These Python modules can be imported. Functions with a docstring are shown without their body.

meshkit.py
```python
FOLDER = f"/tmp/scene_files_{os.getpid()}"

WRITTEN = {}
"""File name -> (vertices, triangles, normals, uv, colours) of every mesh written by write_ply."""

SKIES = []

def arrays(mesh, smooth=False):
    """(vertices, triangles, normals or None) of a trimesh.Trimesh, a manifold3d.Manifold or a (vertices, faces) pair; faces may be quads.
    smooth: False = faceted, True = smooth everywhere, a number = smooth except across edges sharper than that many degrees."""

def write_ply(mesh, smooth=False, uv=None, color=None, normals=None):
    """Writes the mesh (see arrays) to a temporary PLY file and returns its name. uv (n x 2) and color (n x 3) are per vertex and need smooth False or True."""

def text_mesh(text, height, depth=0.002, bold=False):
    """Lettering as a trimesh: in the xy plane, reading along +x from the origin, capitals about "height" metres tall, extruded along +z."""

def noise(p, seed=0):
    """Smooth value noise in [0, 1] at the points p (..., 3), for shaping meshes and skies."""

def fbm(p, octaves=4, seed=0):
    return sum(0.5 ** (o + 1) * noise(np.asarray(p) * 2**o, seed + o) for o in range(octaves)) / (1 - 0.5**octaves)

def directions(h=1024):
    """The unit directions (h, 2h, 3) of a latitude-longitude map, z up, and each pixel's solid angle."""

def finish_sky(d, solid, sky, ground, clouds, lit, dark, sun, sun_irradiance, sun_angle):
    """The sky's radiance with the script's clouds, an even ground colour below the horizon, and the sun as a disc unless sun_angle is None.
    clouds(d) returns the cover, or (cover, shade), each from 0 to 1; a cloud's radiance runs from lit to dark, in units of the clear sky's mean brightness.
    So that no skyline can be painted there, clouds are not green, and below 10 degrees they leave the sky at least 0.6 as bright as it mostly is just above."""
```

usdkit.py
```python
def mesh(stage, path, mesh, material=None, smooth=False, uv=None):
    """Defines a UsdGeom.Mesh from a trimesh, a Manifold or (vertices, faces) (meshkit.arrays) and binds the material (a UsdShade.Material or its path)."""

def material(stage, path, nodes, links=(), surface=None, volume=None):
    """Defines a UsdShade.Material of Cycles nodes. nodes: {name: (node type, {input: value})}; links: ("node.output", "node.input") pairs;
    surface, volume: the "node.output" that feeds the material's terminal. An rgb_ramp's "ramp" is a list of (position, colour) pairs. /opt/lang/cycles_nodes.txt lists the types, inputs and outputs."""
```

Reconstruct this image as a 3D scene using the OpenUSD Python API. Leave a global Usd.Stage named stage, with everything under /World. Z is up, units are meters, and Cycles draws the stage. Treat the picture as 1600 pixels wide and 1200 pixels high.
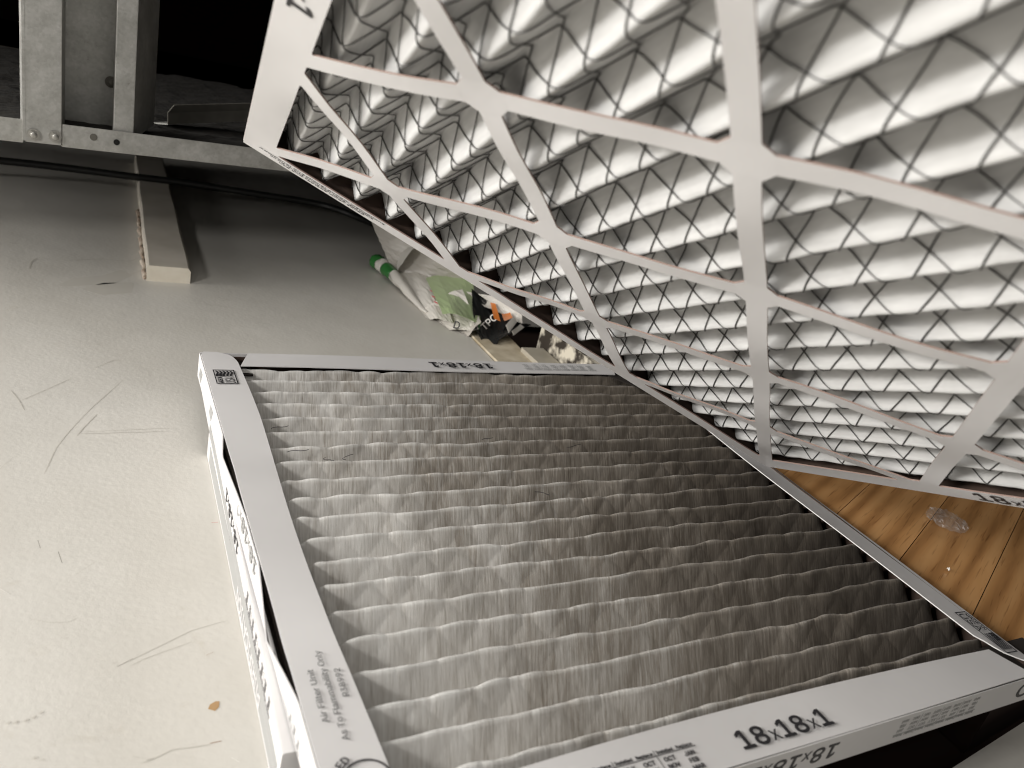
import math, random
import numpy as np, trimesh, usdkit, meshkit
from shapely.geometry import Polygon, LineString, box as sbox, Point
from shapely.ops import unary_union
from shapely import affinity
from pxr import Usd, UsdGeom, UsdLux, UsdShade, Gf, Sdf

random.seed(7)
stage = Usd.Stage.CreateInMemory()
UsdGeom.SetStageUpAxis(stage, UsdGeom.Tokens.z)
UsdGeom.SetStageMetersPerUnit(stage, 1.0)
W = UsdGeom.Xform.Define(stage, '/World')
stage.SetDefaultPrim(W.GetPrim())
UsdGeom.Scope.Define(stage, '/World/Looks')

# ---------------------------------------------------------------- camera
F_PX = 1221.1
CAM = np.array([-0.08482, -0.60305, 0.26867])
AX = np.array([[0.87370314, -0.43061272, 0.22630846],       # right
               [0.01334336, -0.44382638, -0.89601345],      # down
               [0.48627645, 0.78586948, -0.38202668]])      # forward
cam = UsdGeom.Camera.Define(stage, '/World/camera')
HA = 36.0
cam.CreateHorizontalApertureAttr(HA)
cam.CreateVerticalApertureAttr(HA * 0.75)
cam.CreateFocalLengthAttr(HA * F_PX / 1600)
cam.CreateClippingRangeAttr(Gf.Vec2f(0.01, 50))
cam.CreateFStopAttr(11.0)
cam.CreateFocusDistanceAttr(0.60)
cam.AddTransformOp().Set(Gf.Matrix4d(*AX[0], 0, *(-AX[1]), 0, *(-AX[2]), 0, *CAM, 1))
cam.CreateExposureAttr(0.0)

# ---------------------------------------------------------------- lamps: a bare bulb low on the left and unseen soft fills added to lift the shade
def place(x, loc):
    x.AddTranslateOp().Set(Gf.Vec3d(*loc))
bulb = UsdLux.SphereLight.Define(stage, '/World/lamp_light')
bulb.CreateRadiusAttr(0.05); bulb.CreateNormalizeAttr(True)
bulb.CreateIntensityAttr(4.3); bulb.CreateColorAttr(Gf.Vec3f(1.0, 0.98, 0.945))
place(bulb, (-0.67, -0.42, 0.41))
def area(name, loc, aim, w, h, power):
    "a large added fill light at loc facing aim"
    z = np.array(loc, float) - np.array(aim, float); z /= np.linalg.norm(z); x = np.cross((0, 0, 1.0), z); x /= np.linalg.norm(x); y = np.cross(z, x)
    l = UsdLux.RectLight.Define(stage, '/World/' + name); l.CreateWidthAttr(w); l.CreateHeightAttr(h); l.CreateNormalizeAttr(True)
    l.CreateIntensityAttr(power); l.CreateColorAttr(Gf.Vec3f(1.0, 0.97, 0.925))
    l.AddTransformOp().Set(Gf.Matrix4d(*map(float, x), 0, *map(float, y), 0, *map(float, z), 0, *map(float, loc), 1))
area('room_light', (-0.6, -1.2, 2.3), (0, 0, 0), 2.0, 2.0, 6.0)  # added overhead fill, no visible source
area('doorway_light', (-0.4, -3.0, 0.9), (0, 0, 0.1), 2.4, 1.6, 2.6)  # added fill from behind the camera, stands for no real opening
area('left_light', (-2.3, 0.22, 0.70), (0.0, 0.2, 0.0), 1.2, 1.1, 28.0)  # added side fill that evens out the board and the underside

S = 0.4445            # side of an 18 inch filter
T = 0.0215            # its thickness
ZF = -3 * T           # top of the painted board
ZW = -0.012            # top of the wood floor, higher than the board in its recess

def U(px, z=0.0):
    "point of the plane at height z seen at a pixel of the photograph: used to measure where things lie"
    d = AX.T @ np.array([(px[0] - 800) / F_PX, (px[1] - 600) / F_PX, 1.0])
    return CAM + d * (z - CAM[2]) / d[2]
def UY(px, y):
    d = AX.T @ np.array([(px[0] - 800) / F_PX, (px[1] - 600) / F_PX, 1.0])
    return CAM + d * (y - CAM[1]) / d[1]

# ---------------------------------------------------------------- materials
def mat(name, nodes, links=(), surface='p.BSDF'):
    return usdkit.material(stage, '/World/Looks/' + name, nodes, links, surface=surface)
def plain(name, c, rough=0.5, **k):
    return mat(name, {'p': ('principled_bsdf', {'base_color': c, 'roughness': rough, **k})})
def mottled(name, c0, c1, scale, rough=0.5, bump=0.0, bscale=None, bdist=0.001, stretch=(1, 1, 1), detail=4, lo=.3, hi=.7, **k):
    n = {'g': ('texture_coordinate', {}), 'm': ('mapping', {'scale': stretch}),
         'n': ('noise_texture', {'scale': scale, 'detail': detail}),
         'r': ('rgb_ramp', {'ramp': [(lo, c0), (hi, c1)]}),
         'n2': ('noise_texture', {'scale': bscale or scale * 3, 'detail': 4}),
         'b': ('bump', {'strength': bump, 'distance': bdist}),
         'p': ('principled_bsdf', {'roughness': rough, **k})}
    l = [('g.object', 'm.vector'), ('m.vector', 'n.vector'), ('m.vector', 'n2.vector'), ('n.fac', 'r.fac'), ('r.color', 'p.base_color')]
    if bump:
        l += [('n2.fac', 'b.height'), ('b.normal', 'p.normal')]
    return mat(name, n, l)

M = {}
M['card'] = mottled('white_card', (.62, .605, .60), (.70, .685, .68), 9, .45, .06, 900, .0004)
M['card_in'] = plain('dark_card', (.018, .013, .010), .85)  # near black, so the open corners look shaded
M['card_edge'] = plain('card_edge', (.27, .185, .155), .8)
M['brown'] = mottled('brown_card', (.035, .020, .014), (.055, .032, .022), 60, .8)
M['ink'] = plain('ink', (.022, .021, .024), .45)
M['soft_ink'] = plain('soft_ink', (.13, .13, .13), .5)
M['grey_ink'] = plain('grey_ink', (.33, .33, .325), .45)
M['media'] = mat('white_media', {
    'g': ('texture_coordinate', {}), 'm': ('mapping', {'scale': (60, 700, 200)}),
    'n': ('noise_texture', {'scale': 1.0, 'detail': 5, 'roughness': .65}),
    'r': ('rgb_ramp', {'ramp': [(.3, (.56, .557, .55)), (.7, (.67, .667, .658))]}),
    'b': ('bump', {'strength': .25, 'distance': .0003}),
    'p': ('principled_bsdf', {'roughness': .9, 'specular_ior_level': .15}),
    't': ('translucent_bsdf', {'color': (.75, .74, .71)}), 'x': ('mix_closure', {'fac': .18})},
    [('g.object', 'm.vector'), ('m.vector', 'n.vector'), ('n.fac', 'r.fac'), ('r.color', 'p.base_color'),
     ('n.fac', 'b.height'), ('b.normal', 'p.normal'), ('p.BSDF', 'x.closure1'), ('t.BSDF', 'x.closure2')], surface='x.closure')
# soiled media: dust caught by the flow in fibres running up the pleats; base colour darker to the right
M['dirty'] = mat('soiled_media', {
    'g': ('texture_coordinate', {}),
    'm': ('mapping', {'scale': (900, 70, 55)}),
    'n': ('noise_texture', {'scale': 1.0, 'detail': 5, 'roughness': .7}),
    'm2': ('mapping', {'scale': (95, 9, 14)}),
    'n2': ('noise_texture', {'scale': 1.0, 'detail': 4, 'roughness': .6}),
    'n3': ('noise_texture', {'scale': 11.0, 'detail': 3}),
    's': ('separate_xyz', {}),
    'a1': ('math', {'math_type': 'multiply_add', 'value2': 2.0, 'value3': .56}),      # x (-.22...22) -> 0.1...0.93
    'a2': ('math', {'math_type': 'multiply_add', 'value2': .5, 'value3': -.25}),
    'a3': ('math', {'math_type': 'add'}),
    'a4': ('math', {'math_type': 'multiply_add', 'value2': .85, 'value3': -.425}),
    'a5': ('math', {'math_type': 'add'}),
    'a6': ('math', {'math_type': 'multiply_add', 'value2': .42, 'value3': -.21}),
    'c0': ('math', {'math_type': 'multiply_add', 'value2': 1 / .0022, 'value3': -(T - .0046) / .0022, 'use_clamp': True}), 'cr': ('math', {'math_type': 'multiply', 'value2': -.15}), 'a8': ('math', {'math_type': 'add'}),  # paler pleat crests by height: grazing light painted into the colour
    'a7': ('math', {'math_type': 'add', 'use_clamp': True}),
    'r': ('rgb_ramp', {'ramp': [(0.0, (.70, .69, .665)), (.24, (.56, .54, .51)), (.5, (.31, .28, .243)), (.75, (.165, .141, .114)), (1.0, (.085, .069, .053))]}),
    'b': ('bump', {'strength': .55, 'distance': .0006}),
    'p': ('principled_bsdf', {'roughness': .95, 'specular_ior_level': .1, 'sheen_weight': .12, 'sheen_roughness': .6})},
    [('g.object', 'm.vector'), ('m.vector', 'n.vector'), ('g.object', 'm2.vector'), ('m2.vector', 'n2.vector'), ('g.object', 'n3.vector'),
     ('g.object', 's.vector'), ('s.x', 'a1.value1'), ('n2.fac', 'a2.value1'), ('a1.value', 'a3.value1'), ('a2.value', 'a3.value2'),
     ('n.fac', 'a4.value1'), ('a3.value', 'a5.value1'), ('a4.value', 'a5.value2'),
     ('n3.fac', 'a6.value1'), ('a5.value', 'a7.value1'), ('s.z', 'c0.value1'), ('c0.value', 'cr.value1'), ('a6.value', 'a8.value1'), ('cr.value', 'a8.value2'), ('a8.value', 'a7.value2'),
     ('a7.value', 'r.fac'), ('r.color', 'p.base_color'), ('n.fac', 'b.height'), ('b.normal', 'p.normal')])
M['wire'] = plain('mesh_wire', (.11, .108, .105), .38, metallic=.8)
M['paint'] = mat('cream_paint', {
    'g': ('texture_coordinate', {}),
    'n': ('noise_texture', {'scale': 6, 'detail': 6, 'roughness': .6}),
    'r': ('rgb_ramp', {'ramp': [(.3, (.57, .545, .495)), (.55, (.62, .597, .55)), (.75, (.645, .622, .577))]}),
    'v': ('noise_texture', {'scale': 22, 'detail': 7, 'distortion': 1.2, 'roughness': .7}),
    'vr': ('rgb_ramp', {'ramp': [(.0, (1, 1, 1)), (.62, (1, 1, 1)), (.74, (.88, .86, .82)), (1, (.84, .82, .78))]}),
    'x': ('mix', {'mix_type': 'multiply', 'fac': .7}),
    'n2': ('noise_texture', {'scale': 260, 'detail': 3}),
    'n3': ('noise_texture', {'scale': 14, 'detail': 3}),
    'ad': ('math', {'math_type': 'multiply_add', 'value2': 6.0}),
    'b': ('bump', {'strength': .3, 'distance': .0006}),
    'p': ('principled_bsdf', {'roughness': .42})},
    [('g.object', 'n.vector'), ('g.object', 'v.vector'), ('g.object', 'n2.vector'), ('g.object', 'n3.vector'), ('n.fac', 'r.fac'), ('v.fac', 'vr.fac'),
     ('r.color', 'x.color1'), ('vr.color', 'x.color2'), ('x.color', 'p.base_color'),
     ('n3.fac', 'ad.value1'), ('n2.fac', 'ad.value3'), ('ad.value', 'b.height'), ('b.normal', 'p.normal')])
M['scuff'] = plain('scuff', (.52, .495, .445), .5)
M['scuff_dark'] = plain('scuff_dark', (.22, .195, .17), .6)
M['scuff_pale'] = plain('scuff_pale', (.565, .54, .488), .5)
M['scuff_white'] = plain('scuff_white', (.82, .80, .76), .6)
M['chip'] = plain('bare_wood_chip', (.40, .25, .12), .7)
M['chip_red'] = plain('bare_wood_red', (.30, .17, .11), .7)
M['red'] = plain('red_mark', (.55, .03, .04), .6)
M['batten'] = mottled('batten_paint', (.55, .505, .43), (.66, .61, .54), 25, .5, .3, 300, .0006)
M['batten_end'] = mottled('batten_end', (.70, .64, .53), (.80, .745, .64), 60, .6, .3, 300, .0006)  # end face paler than the batten body
M['caulk'] = mottled('caulk', (.22, .14, .09), (.60, .53, .45), 60, .8)
M['galv'] = mat('galvanised', {
    'g': ('texture_coordinate', {}), 'v': ('voronoi_texture', {'scale': 420}),
    'n': ('noise_texture', {'scale': 45, 'detail': 6, 'roughness': .7}),
    'a': ('math', {'math_type': 'multiply_add', 'value2': .12}), 'sx': ('separate_xyz', {}),
    'r': ('rgb_ramp', {'ramp': [(.25, (.19, .185, .165)), (.42, (.37, .365, .34)), (.58, (.44, .435, .41)), (.8, (.55, .545, .52))]}),
    'rr': ('map_range', {'from_min': 0, 'from_max': 1, 'to_min': .38, 'to_max': .62}),
    'b': ('bump', {'strength': .25, 'distance': .0006}),
    'p': ('principled_bsdf', {'metallic': .55})},
    [('g.object', 'v.vector'), ('g.object', 'n.vector'), ('v.color', 'sx.vector'), ('sx.x', 'a.value1'), ('n.fac', 'a.value3'),
     ('a.value', 'r.fac'), ('r.color', 'p.base_color'), ('n.fac', 'rr.value'), ('rr.result', 'p.roughness'),
     ('n.fac', 'b.height'), ('b.normal', 'p.normal')])
M['steel'] = plain('screw_steel', (.42, .41, .38), .42, metallic=.9)
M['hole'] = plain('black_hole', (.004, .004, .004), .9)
M['cavity_shade'] = plain('cavity_shade', (.002, .0018, .0016), .95, specular_ior_level=.0)  # near black: darkness of the wall cavity put into the colour
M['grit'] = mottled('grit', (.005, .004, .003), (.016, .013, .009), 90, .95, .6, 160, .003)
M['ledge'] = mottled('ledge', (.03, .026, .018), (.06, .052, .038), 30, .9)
M['dark_iron'] = mottled('dark_iron', (.09, .085, .07), (.17, .16, .14), 30, .6, metallic=.3)
M['rubber'] = plain('black_rubber', (.012, .012, .011), .45)
M['oak'] = mat('oak', {
    'g': ('texture_coordinate', {}), 'o': ('object_info', {}), 'sc': ('vector_math', {'math_type': 'scale', 'scale': 9.0}), 'cx': ('combine_xyz', {}),
    'ad': ('vector_math', {'math_type': 'add'}),
    'm': ('mapping', {'scale': (5, 55, 20)}), 'n': ('noise_texture', {'scale': 1.0, 'detail': 5, 'distortion': 1.6, 'roughness': .6}),
    'm2': ('mapping', {'scale': (26, 520, 100)}), 'n2': ('noise_texture', {'scale': 1.0, 'detail': 3}),
    'w': ('wave_texture', {'wave_type': 'bands', 'bands_direction': 'y', 'scale': 16, 'distortion': 5, 'detail': 2, 'detail_scale': .9}),
    'mw': ('mapping', {'scale': (.16, 1, 1)}),
    'mix': ('math', {'math_type': 'multiply_add', 'value2': .38}), 'mm': ('math', {'math_type': 'multiply', 'value2': .62}),
    'r': ('rgb_ramp', {'ramp': [(.15, (.30, .14, .05)), (.45, (.54, .275, .105)), (.85, (.70, .395, .17))]}),
    'r2': ('rgb_ramp', {'ramp': [(.30, (.55, .48, .42)), (.42, (1, 1, 1))]}),
    'x': ('mix', {'mix_type': 'multiply', 'fac': .8}), 'vr': ('map_range', {'from_min': 0, 'from_max': 1, 'to_min': .8, 'to_max': 1.15}),
    'h': ('hsv', {'saturation': 1.0, 'hue': .5}),
    'b': ('bump', {'strength': .15, 'distance': .0003}),
    'p': ('principled_bsdf', {'roughness': .33, 'coat_weight': .15})},
    [('o.random', 'cx.x'), ('o.random', 'cx.y'), ('cx.vector', 'sc.vector1'), ('g.object', 'ad.vector1'), ('sc.vector', 'ad.vector2'),
     ('ad.vector', 'm.vector'), ('m.vector', 'n.vector'), ('ad.vector', 'm2.vector'), ('m2.vector', 'n2.vector'), ('ad.vector', 'mw.vector'), ('mw.vector', 'w.vector'),
     ('n.fac', 'mm.value1'), ('w.fac', 'mix.value1'), ('mm.value', 'mix.value3'), ('mix.value', 'r.fac'),
     ('n2.fac', 'r2.fac'), ('r.color', 'x.color1'), ('r2.color', 'x.color2'), ('x.color', 'h.color'), ('o.random', 'vr.value'), ('vr.result', 'h.value'),
     ('h.color', 'p.base_color'), ('n2.fac', 'b.height'), ('b.normal', 'p.normal')])
M['joint'] = plain('floor_joint', (.022, .009, .005), .9)
M['film'] = mat('clear_film', {'t': ('transparent_bsdf', {'color': (.96, .955, .95)}), 'g': ('glossy_bsdf', {'color': (1, 1, 1), 'roughness': .22}),
    'd': ('diffuse_bsdf', {'color': (.8, .79, .77)}), 'y': ('mix_closure', {'fac': .45}), 'x': ('mix_closure', {'fac': .22})},
    [('d.BSDF', 'y.closure1'), ('g.BSDF', 'y.closure2'), ('t.BSDF', 'x.closure1'), ('y.closure', 'x.closure2')], surface='x.closure')
for n_, c_ in (('white', (.66, .63, .58)), ('grey', (.46, .43, .39)), ('green', (.035, .17, .04)), ('pale', (.40, .50, .27)), ('black', (.012, .013, .013)), ('orange', (.75, .22, .04))):
    M['bag_' + n_] = plain('bag_' + n_, c_, .34)
M['trim'] = mottled('raw_trim', (.40, .33, .22), (.66, .59, .46), 40, .8, .3, 200, .001)
M['stain'] = mottled('stained_white', (.03, .022, .015), (.62, .57, .47), 55, .7, lo=.44, hi=.60)
M['skirting'] = mottled('skirting', (.34, .31, .25), (.50, .46, .38), 20, .5)

# ---------------------------------------------------------------- helpers
used = {}
def numbered(path):
    k = used.get(path, 0); used[path] = k + 1
    return path if k == 0 else f'{path}_{k:03d}'
def obj(name, mesh, m, parent=None, smooth=False):
    p = numbered((str(parent.GetPath()) if parent else '/World') + '/' + name)
    return usdkit.mesh(stage, p, mesh, M[m] if isinstance(m, str) else m, smooth).GetPrim()
def tag(o, label=None, cat=None, group=None, kind=None):
    for k, v in (('label', label), ('category', cat), ('group', group), ('kind', kind)):
        if v: o.SetCustomDataByKey(k, v)
    return o
def thing(name, label, cat, X=(1, 0, 0), Y=(0, 1, 0), Z=(0, 0, 1), at=(0, 0, 0), group=None, kind=None):
    x = UsdGeom.Xform.Define(stage, numbered('/World/' + name))
    x.AddTransformOp().Set(Gf.Matrix4d(*map(float, X), 0, *map(float, Y), 0, *map(float, Z), 0, *map(float, at), 1))
    return tag(x.GetPrim(), label, cat, group, kind)
cat_ = trimesh.util.concatenate
def bx(x0, x1, y0, y1, z0, z1):
    b = trimesh.creation.box((x1 - x0, y1 - y0, z1 - z0)); b.apply_translation(((x0 + x1) / 2, (y0 + y1) / 2, (z0 + z1) / 2)); return b
def slab(G, th):
    "closed thin sheet from a grid of points G (n, m, 3); thickness along the grid normal"
    G = np.asarray(G, float); n, m = G.shape[:2]
    du = np.gradient(G, axis=0); dv = np.gradient(G, axis=1)
    N = np.cross(du, dv); N /= np.maximum(np.linalg.norm(N, axis=2, keepdims=True), 1e-12)
    A = G + N * th / 2; B = G - N * th / 2
    V = np.vstack([A.reshape(-1, 3), B.reshape(-1, 3)])
    i = np.arange(n * m).reshape(n, m); q = n * m
    f = [np.stack([i[:-1, :-1], i[1:, :-1], i[1:, 1:], i[:-1, 1:]], -1).reshape(-1, 4)]
    f.append(f[0][:, ::-1] + q)
    loop = np.concatenate([i[:-1, 0], i[-1, :-1], i[1:, -1][::-1], i[0, 1:][::-1]])
    nx = np.roll(loop, -1)
    f.append(np.stack([nx, loop, loop + q, nx + q], -1))
    F = np.vstack(f); F = np.vstack([F[:, [0, 1, 2]], F[:, [0, 2, 3]]])
    t_ = trimesh.Trimesh(V, F, process=False)
    return t_
def tube(P, r, k=6):
    P = np.asarray(P, float); n = len(P)
    t = np.gradient(P, axis=0); t /= np.linalg.norm(t, axis=1, keepdims=True)
    a = np.cross(t, [0.13, .31, 1.0]); a /= np.linalg.norm(a, axis=1, keepdims=True); b = np.cross(t, a)
    th = np.arange(k) * 2 * np.pi / k
    R = np.broadcast_to(np.asarray(r, float), (n,))
    V = P[:, None] + R[:, None, None] * (np.cos(th)[None, :, None] * a[:, None] + np.sin(th)[None, :, None] * b[:, None])
    i = np.arange(n * k).reshape(n, k); j = np.roll(i, -1, 1)
    Q = np.stack([i[:-1], j[:-1], j[1:], i[1:]], -1).reshape(-1, 4)
    F = np.vstack([Q[:, [0, 1, 2]], Q[:, [0, 2, 3]]])
    c0 = np.stack([np.full(k - 2, i[0, 0]), i[0, 2:], i[0, 1:-1]], -1); c1 = np.stack([np.full(k - 2, i[-1, 0]), i[-1, 1:-1], i[-1, 2:]], -1)
    return trimesh.Trimesh(V.reshape(-1, 3), np.vstack([F, c0, c1]), process=False)
def ribbon(pts, w, z):
    "flat mark along a line of points on a level surface"
    P = np.array([p[:2] for p in pts])
    if len(P) > 2:
        s = np.r_[0, np.cumsum(np.linalg.norm(np.diff(P, axis=0), axis=1))]
        q = np.linspace(0, s[-1], 10); P = np.stack([np.interp(q, s, P[:, k]) for k in (0, 1)], 1)
    t = np.gradient(P, axis=0); t /= np.linalg.norm(t, axis=1, keepdims=True); n = np.stack([-t[:, 1], t[:, 0]], 1)
    ww = w * np.r_[.25, .6 + .6 * np.random.RandomState(int(abs(P[0, 0]) * 1e5) % 9999).rand(len(P) - 2), .25][:, None] / 2
    L = np.c_[P + n * ww, np.full(len(P), z)]; R = np.c_[P - n * ww, np.full(len(P), z)]
    V = np.vstack([L, R]); k = len(P); i = np.arange(k - 1)
    F = np.vstack([np.stack([i, i + k, i + k + 1], 1), np.stack([i, i + k + 1, i + 1], 1)])
    return trimesh.Trimesh(V, F, process=False)
def flat(poly, z, th=.00012):
    g = [q for q in getattr(poly, 'geoms', [poly]) if q.area > 0]
    m = cat_([trimesh.creation.extrude_polygon(q, th, engine='earcut') for q in g]); m.apply_translation((0, 0, z)); return m
def words(text, height, width=None, bold=False):
    "lettering centred on the origin"
    m = meshkit.text_mesh(text, height, .00012, bold)
    b = m.bounds; m.apply_translation((-(b[0, 0] + b[1, 0]) / 2, -height / 2, 0))
    if width: m.apply_scale((width / (b[1, 0] - b[0, 0]), 1, 1))
    return m
def lay(m, at, x, y):
    "turn a drawing in the xy plane so that it reads along x with its top towards y, at a point"
    x = np.array(x, float); y = np.array(y, float); A = np.eye(4); A[:3, 0] = x; A[:3, 1] = y; A[:3, 2] = np.cross(x, y); A[:3, 3] = at
    m = m.copy(); m.apply_transform(A); return m
def size_text(h, width):
    "18x18x1 with small crosses, centred"
    ms = []; x = 0.0
    for ch in ('18', 'x', '18', 'x', '1'):
        m = words(ch, h if ch != 'x' else h * .78, None, ch != 'x'); w = m.bounds[1, 0] - m.bounds[0, 0]
        m.apply_translation((x + w / 2, -h * .1 if ch == 'x' else 0, 0)); x += w + h * .13; ms.append(m)
    m = cat_(ms); m.apply_translation((-(x - h * .13) / 2, 0, 0)); m.apply_scale((width / (x - h * .13), 1, 1)); return m
MONTHS = [(('JAN', 'APR'), ('FEB', 'MAY'), ('MAR', 'JUNE')), (('APR', 'JULY'), ('MAY', 'AUG'), ('JUNE', 'SEPT')),
          (('JULY', 'OCT'), ('AUG', 'NOV'), ('SEPT', 'DEC')), (('OCT', 'JAN'), ('NOV', 'FEB'), ('DEC', 'MAR'))]
def table(w, h):
    "the month table printed on a filter, centred"
    ms = []; cw = w / 8; rh = h / 4.2
    for g, rows in enumerate(MONTHS):
        for c in (0, 1):
            x = -w / 2 + (2 * g + c + .5) * cw
            t = words(('Installed', 'Replace')[c], rh * .45, cw * .8, True); t.apply_translation((x, h / 2 - rh * .4, 0)); ms.append(t)
            for r, row in enumerate(rows):
                t = words(row[c], rh * .6, None, True); t.apply_translation((x, h / 2 - rh * (1.55 + r), 0)); ms.append(t)
        if g: ms.append(bx(-w / 2 + 2 * g * cw - .0001, -w / 2 + 2 * g * cw + .0001, -h / 2, h / 2, 0, .00012))
    ms.append(bx(-w / 2, w / 2, h / 2 - rh * .88, h / 2 - rh * .8, 0.00013, .00025))
    return cat_(ms)
def usa_badge(w, h):
    "framed MADE IN USA badge with a small flag, centred"
    fr = sbox(-w / 2, -h / 2, w / 2, h / 2).difference(sbox(-w / 2 + .0008, -h / 2 + .0008, w / 2 - .0008, h / 2 - .0008))
    ms = [flat(fr, 0)]
    t = words('MADE IN', h * .2, w * .40, True); t.apply_translation((-w * .24, h * .27, 0)); ms.append(t)
    t = words('USA', h * .46, w * .42, False); t.apply_translation((-w * .24, -h * .16, 0)); ms.append(t)
    for k in range(5):                                              # waving stripes
        xs = np.linspace(w * .04, w * .42, 12); y0 = -h * .36 + k * h * .165
        yy = y0 + h * .05 * np.sin(xs / w * 16)
        ms.append(flat(Polygon(np.r_[np.c_[xs, yy], np.c_[xs, yy + h * .09][::-1]]), 0))
    c = sbox(w * .04, h * .02, w * .22, h * .38)
    for a in range(3):
        for b in range(2):
            c = c.difference(Point(w * (.075 + a * .055), h * (.12 + b * .15)).buffer(h * .03))
    ms.append(flat(c, .00013))
    return cat_(ms)

def pleats(x0, x1, y0, y1, ridge0, pitch, ztop, zbot, nx, per, pillow, rough, seed, taper0, taper1, crest=.18):
    """pleated sheet, folds running along x: a grid (ny, nx, 3). Between the diamonds of the wire behind it the cloth bulges a little."""
    ny = int(round((y1 - y0) / pitch * per)) + 1
    y = np.linspace(y0, y1, ny)[:, None] + np.zeros((1, nx)); x = np.linspace(x0, x1, nx)[None, :] + np.zeros((ny, 1))
    row = np.round((y - ridge0) / pitch)
    rs = np.random.RandomState(seed)
    ns = lambda fx, fy, s, a: a * (meshkit.noise(np.stack([x * fx + 31, y * fy + 17, row * 7.31 + s], -1), seed + s) - .5)
    ph = (y - ridge0) / pitch
    ph = ph + ns(40, 0, 1, .10) * rough
    t = np.abs((ph + .5) % 1 - .5) * 2                              # 0 on a ridge, 1 in a valley
    # rounded ridge, softer valley
    a = crest
    t = np.where(t < a, t * t / (2 * a) + a / 2, t); t = np.where(t > 1 - a * .6, 1 - a * .3 - (1 - t) ** 2 / (2 * a * .6), t)
    end = np.minimum(np.clip((x - x0) / taper0, 0, 1), np.clip((x1 - x) / taper1, 0, 1))
    end = np.sqrt(np.clip(1 - (1 - end) ** 2, 0, 1))
    top = ztop - (1 - end) * (ztop - zbot) * .8
    arc = ph * 1.93 * pitch * (1 + 0 * x)
    wx = x + .010 * (meshkit.noise(np.stack([x * 30, y * 30, row * 1.7], -1), seed + 21) - .5) * (rough > 0)
    p = (wx / .0265 + arc / .0262); q = (wx / .0265 - arc / .0262)
    pil = np.sqrt(np.abs(np.sin(np.pi * p) * np.sin(np.pi * q)) + 1e-6)
    vary = .05 + 1.7 * meshkit.noise(np.stack([x * 25, y * 30, row * 3.7], -1), seed + 5)
    z = top + (zbot - top) * t
    side = np.where(((ph + .5) % 1 - .5) >= 0, 1.0, -1.0)
    h = pillow * (pil - .55) * vary
    z = z + h * (.35 + .75 * (1 - t)) + ns(70, 70, 9, .0011) * rough * (1 - t)
    if rough > .8:                                                  # the fold is nipped where the wire behind crosses it
        ph2 = x / .0235 + .5 * row + 1.1 * meshkit.noise(np.stack([x * 28, row * 5.1, x * 0], -1), seed + 31)
        nip = (1 - np.abs(np.sin(np.pi * ph2))) ** 2.5 * (.15 + 1.2 * meshkit.noise(np.stack([x * 45, row * 2.3, x * 0 + 4], -1), seed + 37))
        z = z - .0007 * nip * (1 - t) ** 4; y = y + .0002 * nip * (1 - t) ** 3
    y = y + side * h * .55 * np.minimum(1, 4 * t * (1 - t) + .2) + ns(55, 0, 3, .0022) * rough * (1 - t) + ns(18, 0, 4, .0022) * rough
    return np.stack([x, y, z], -1)

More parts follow.
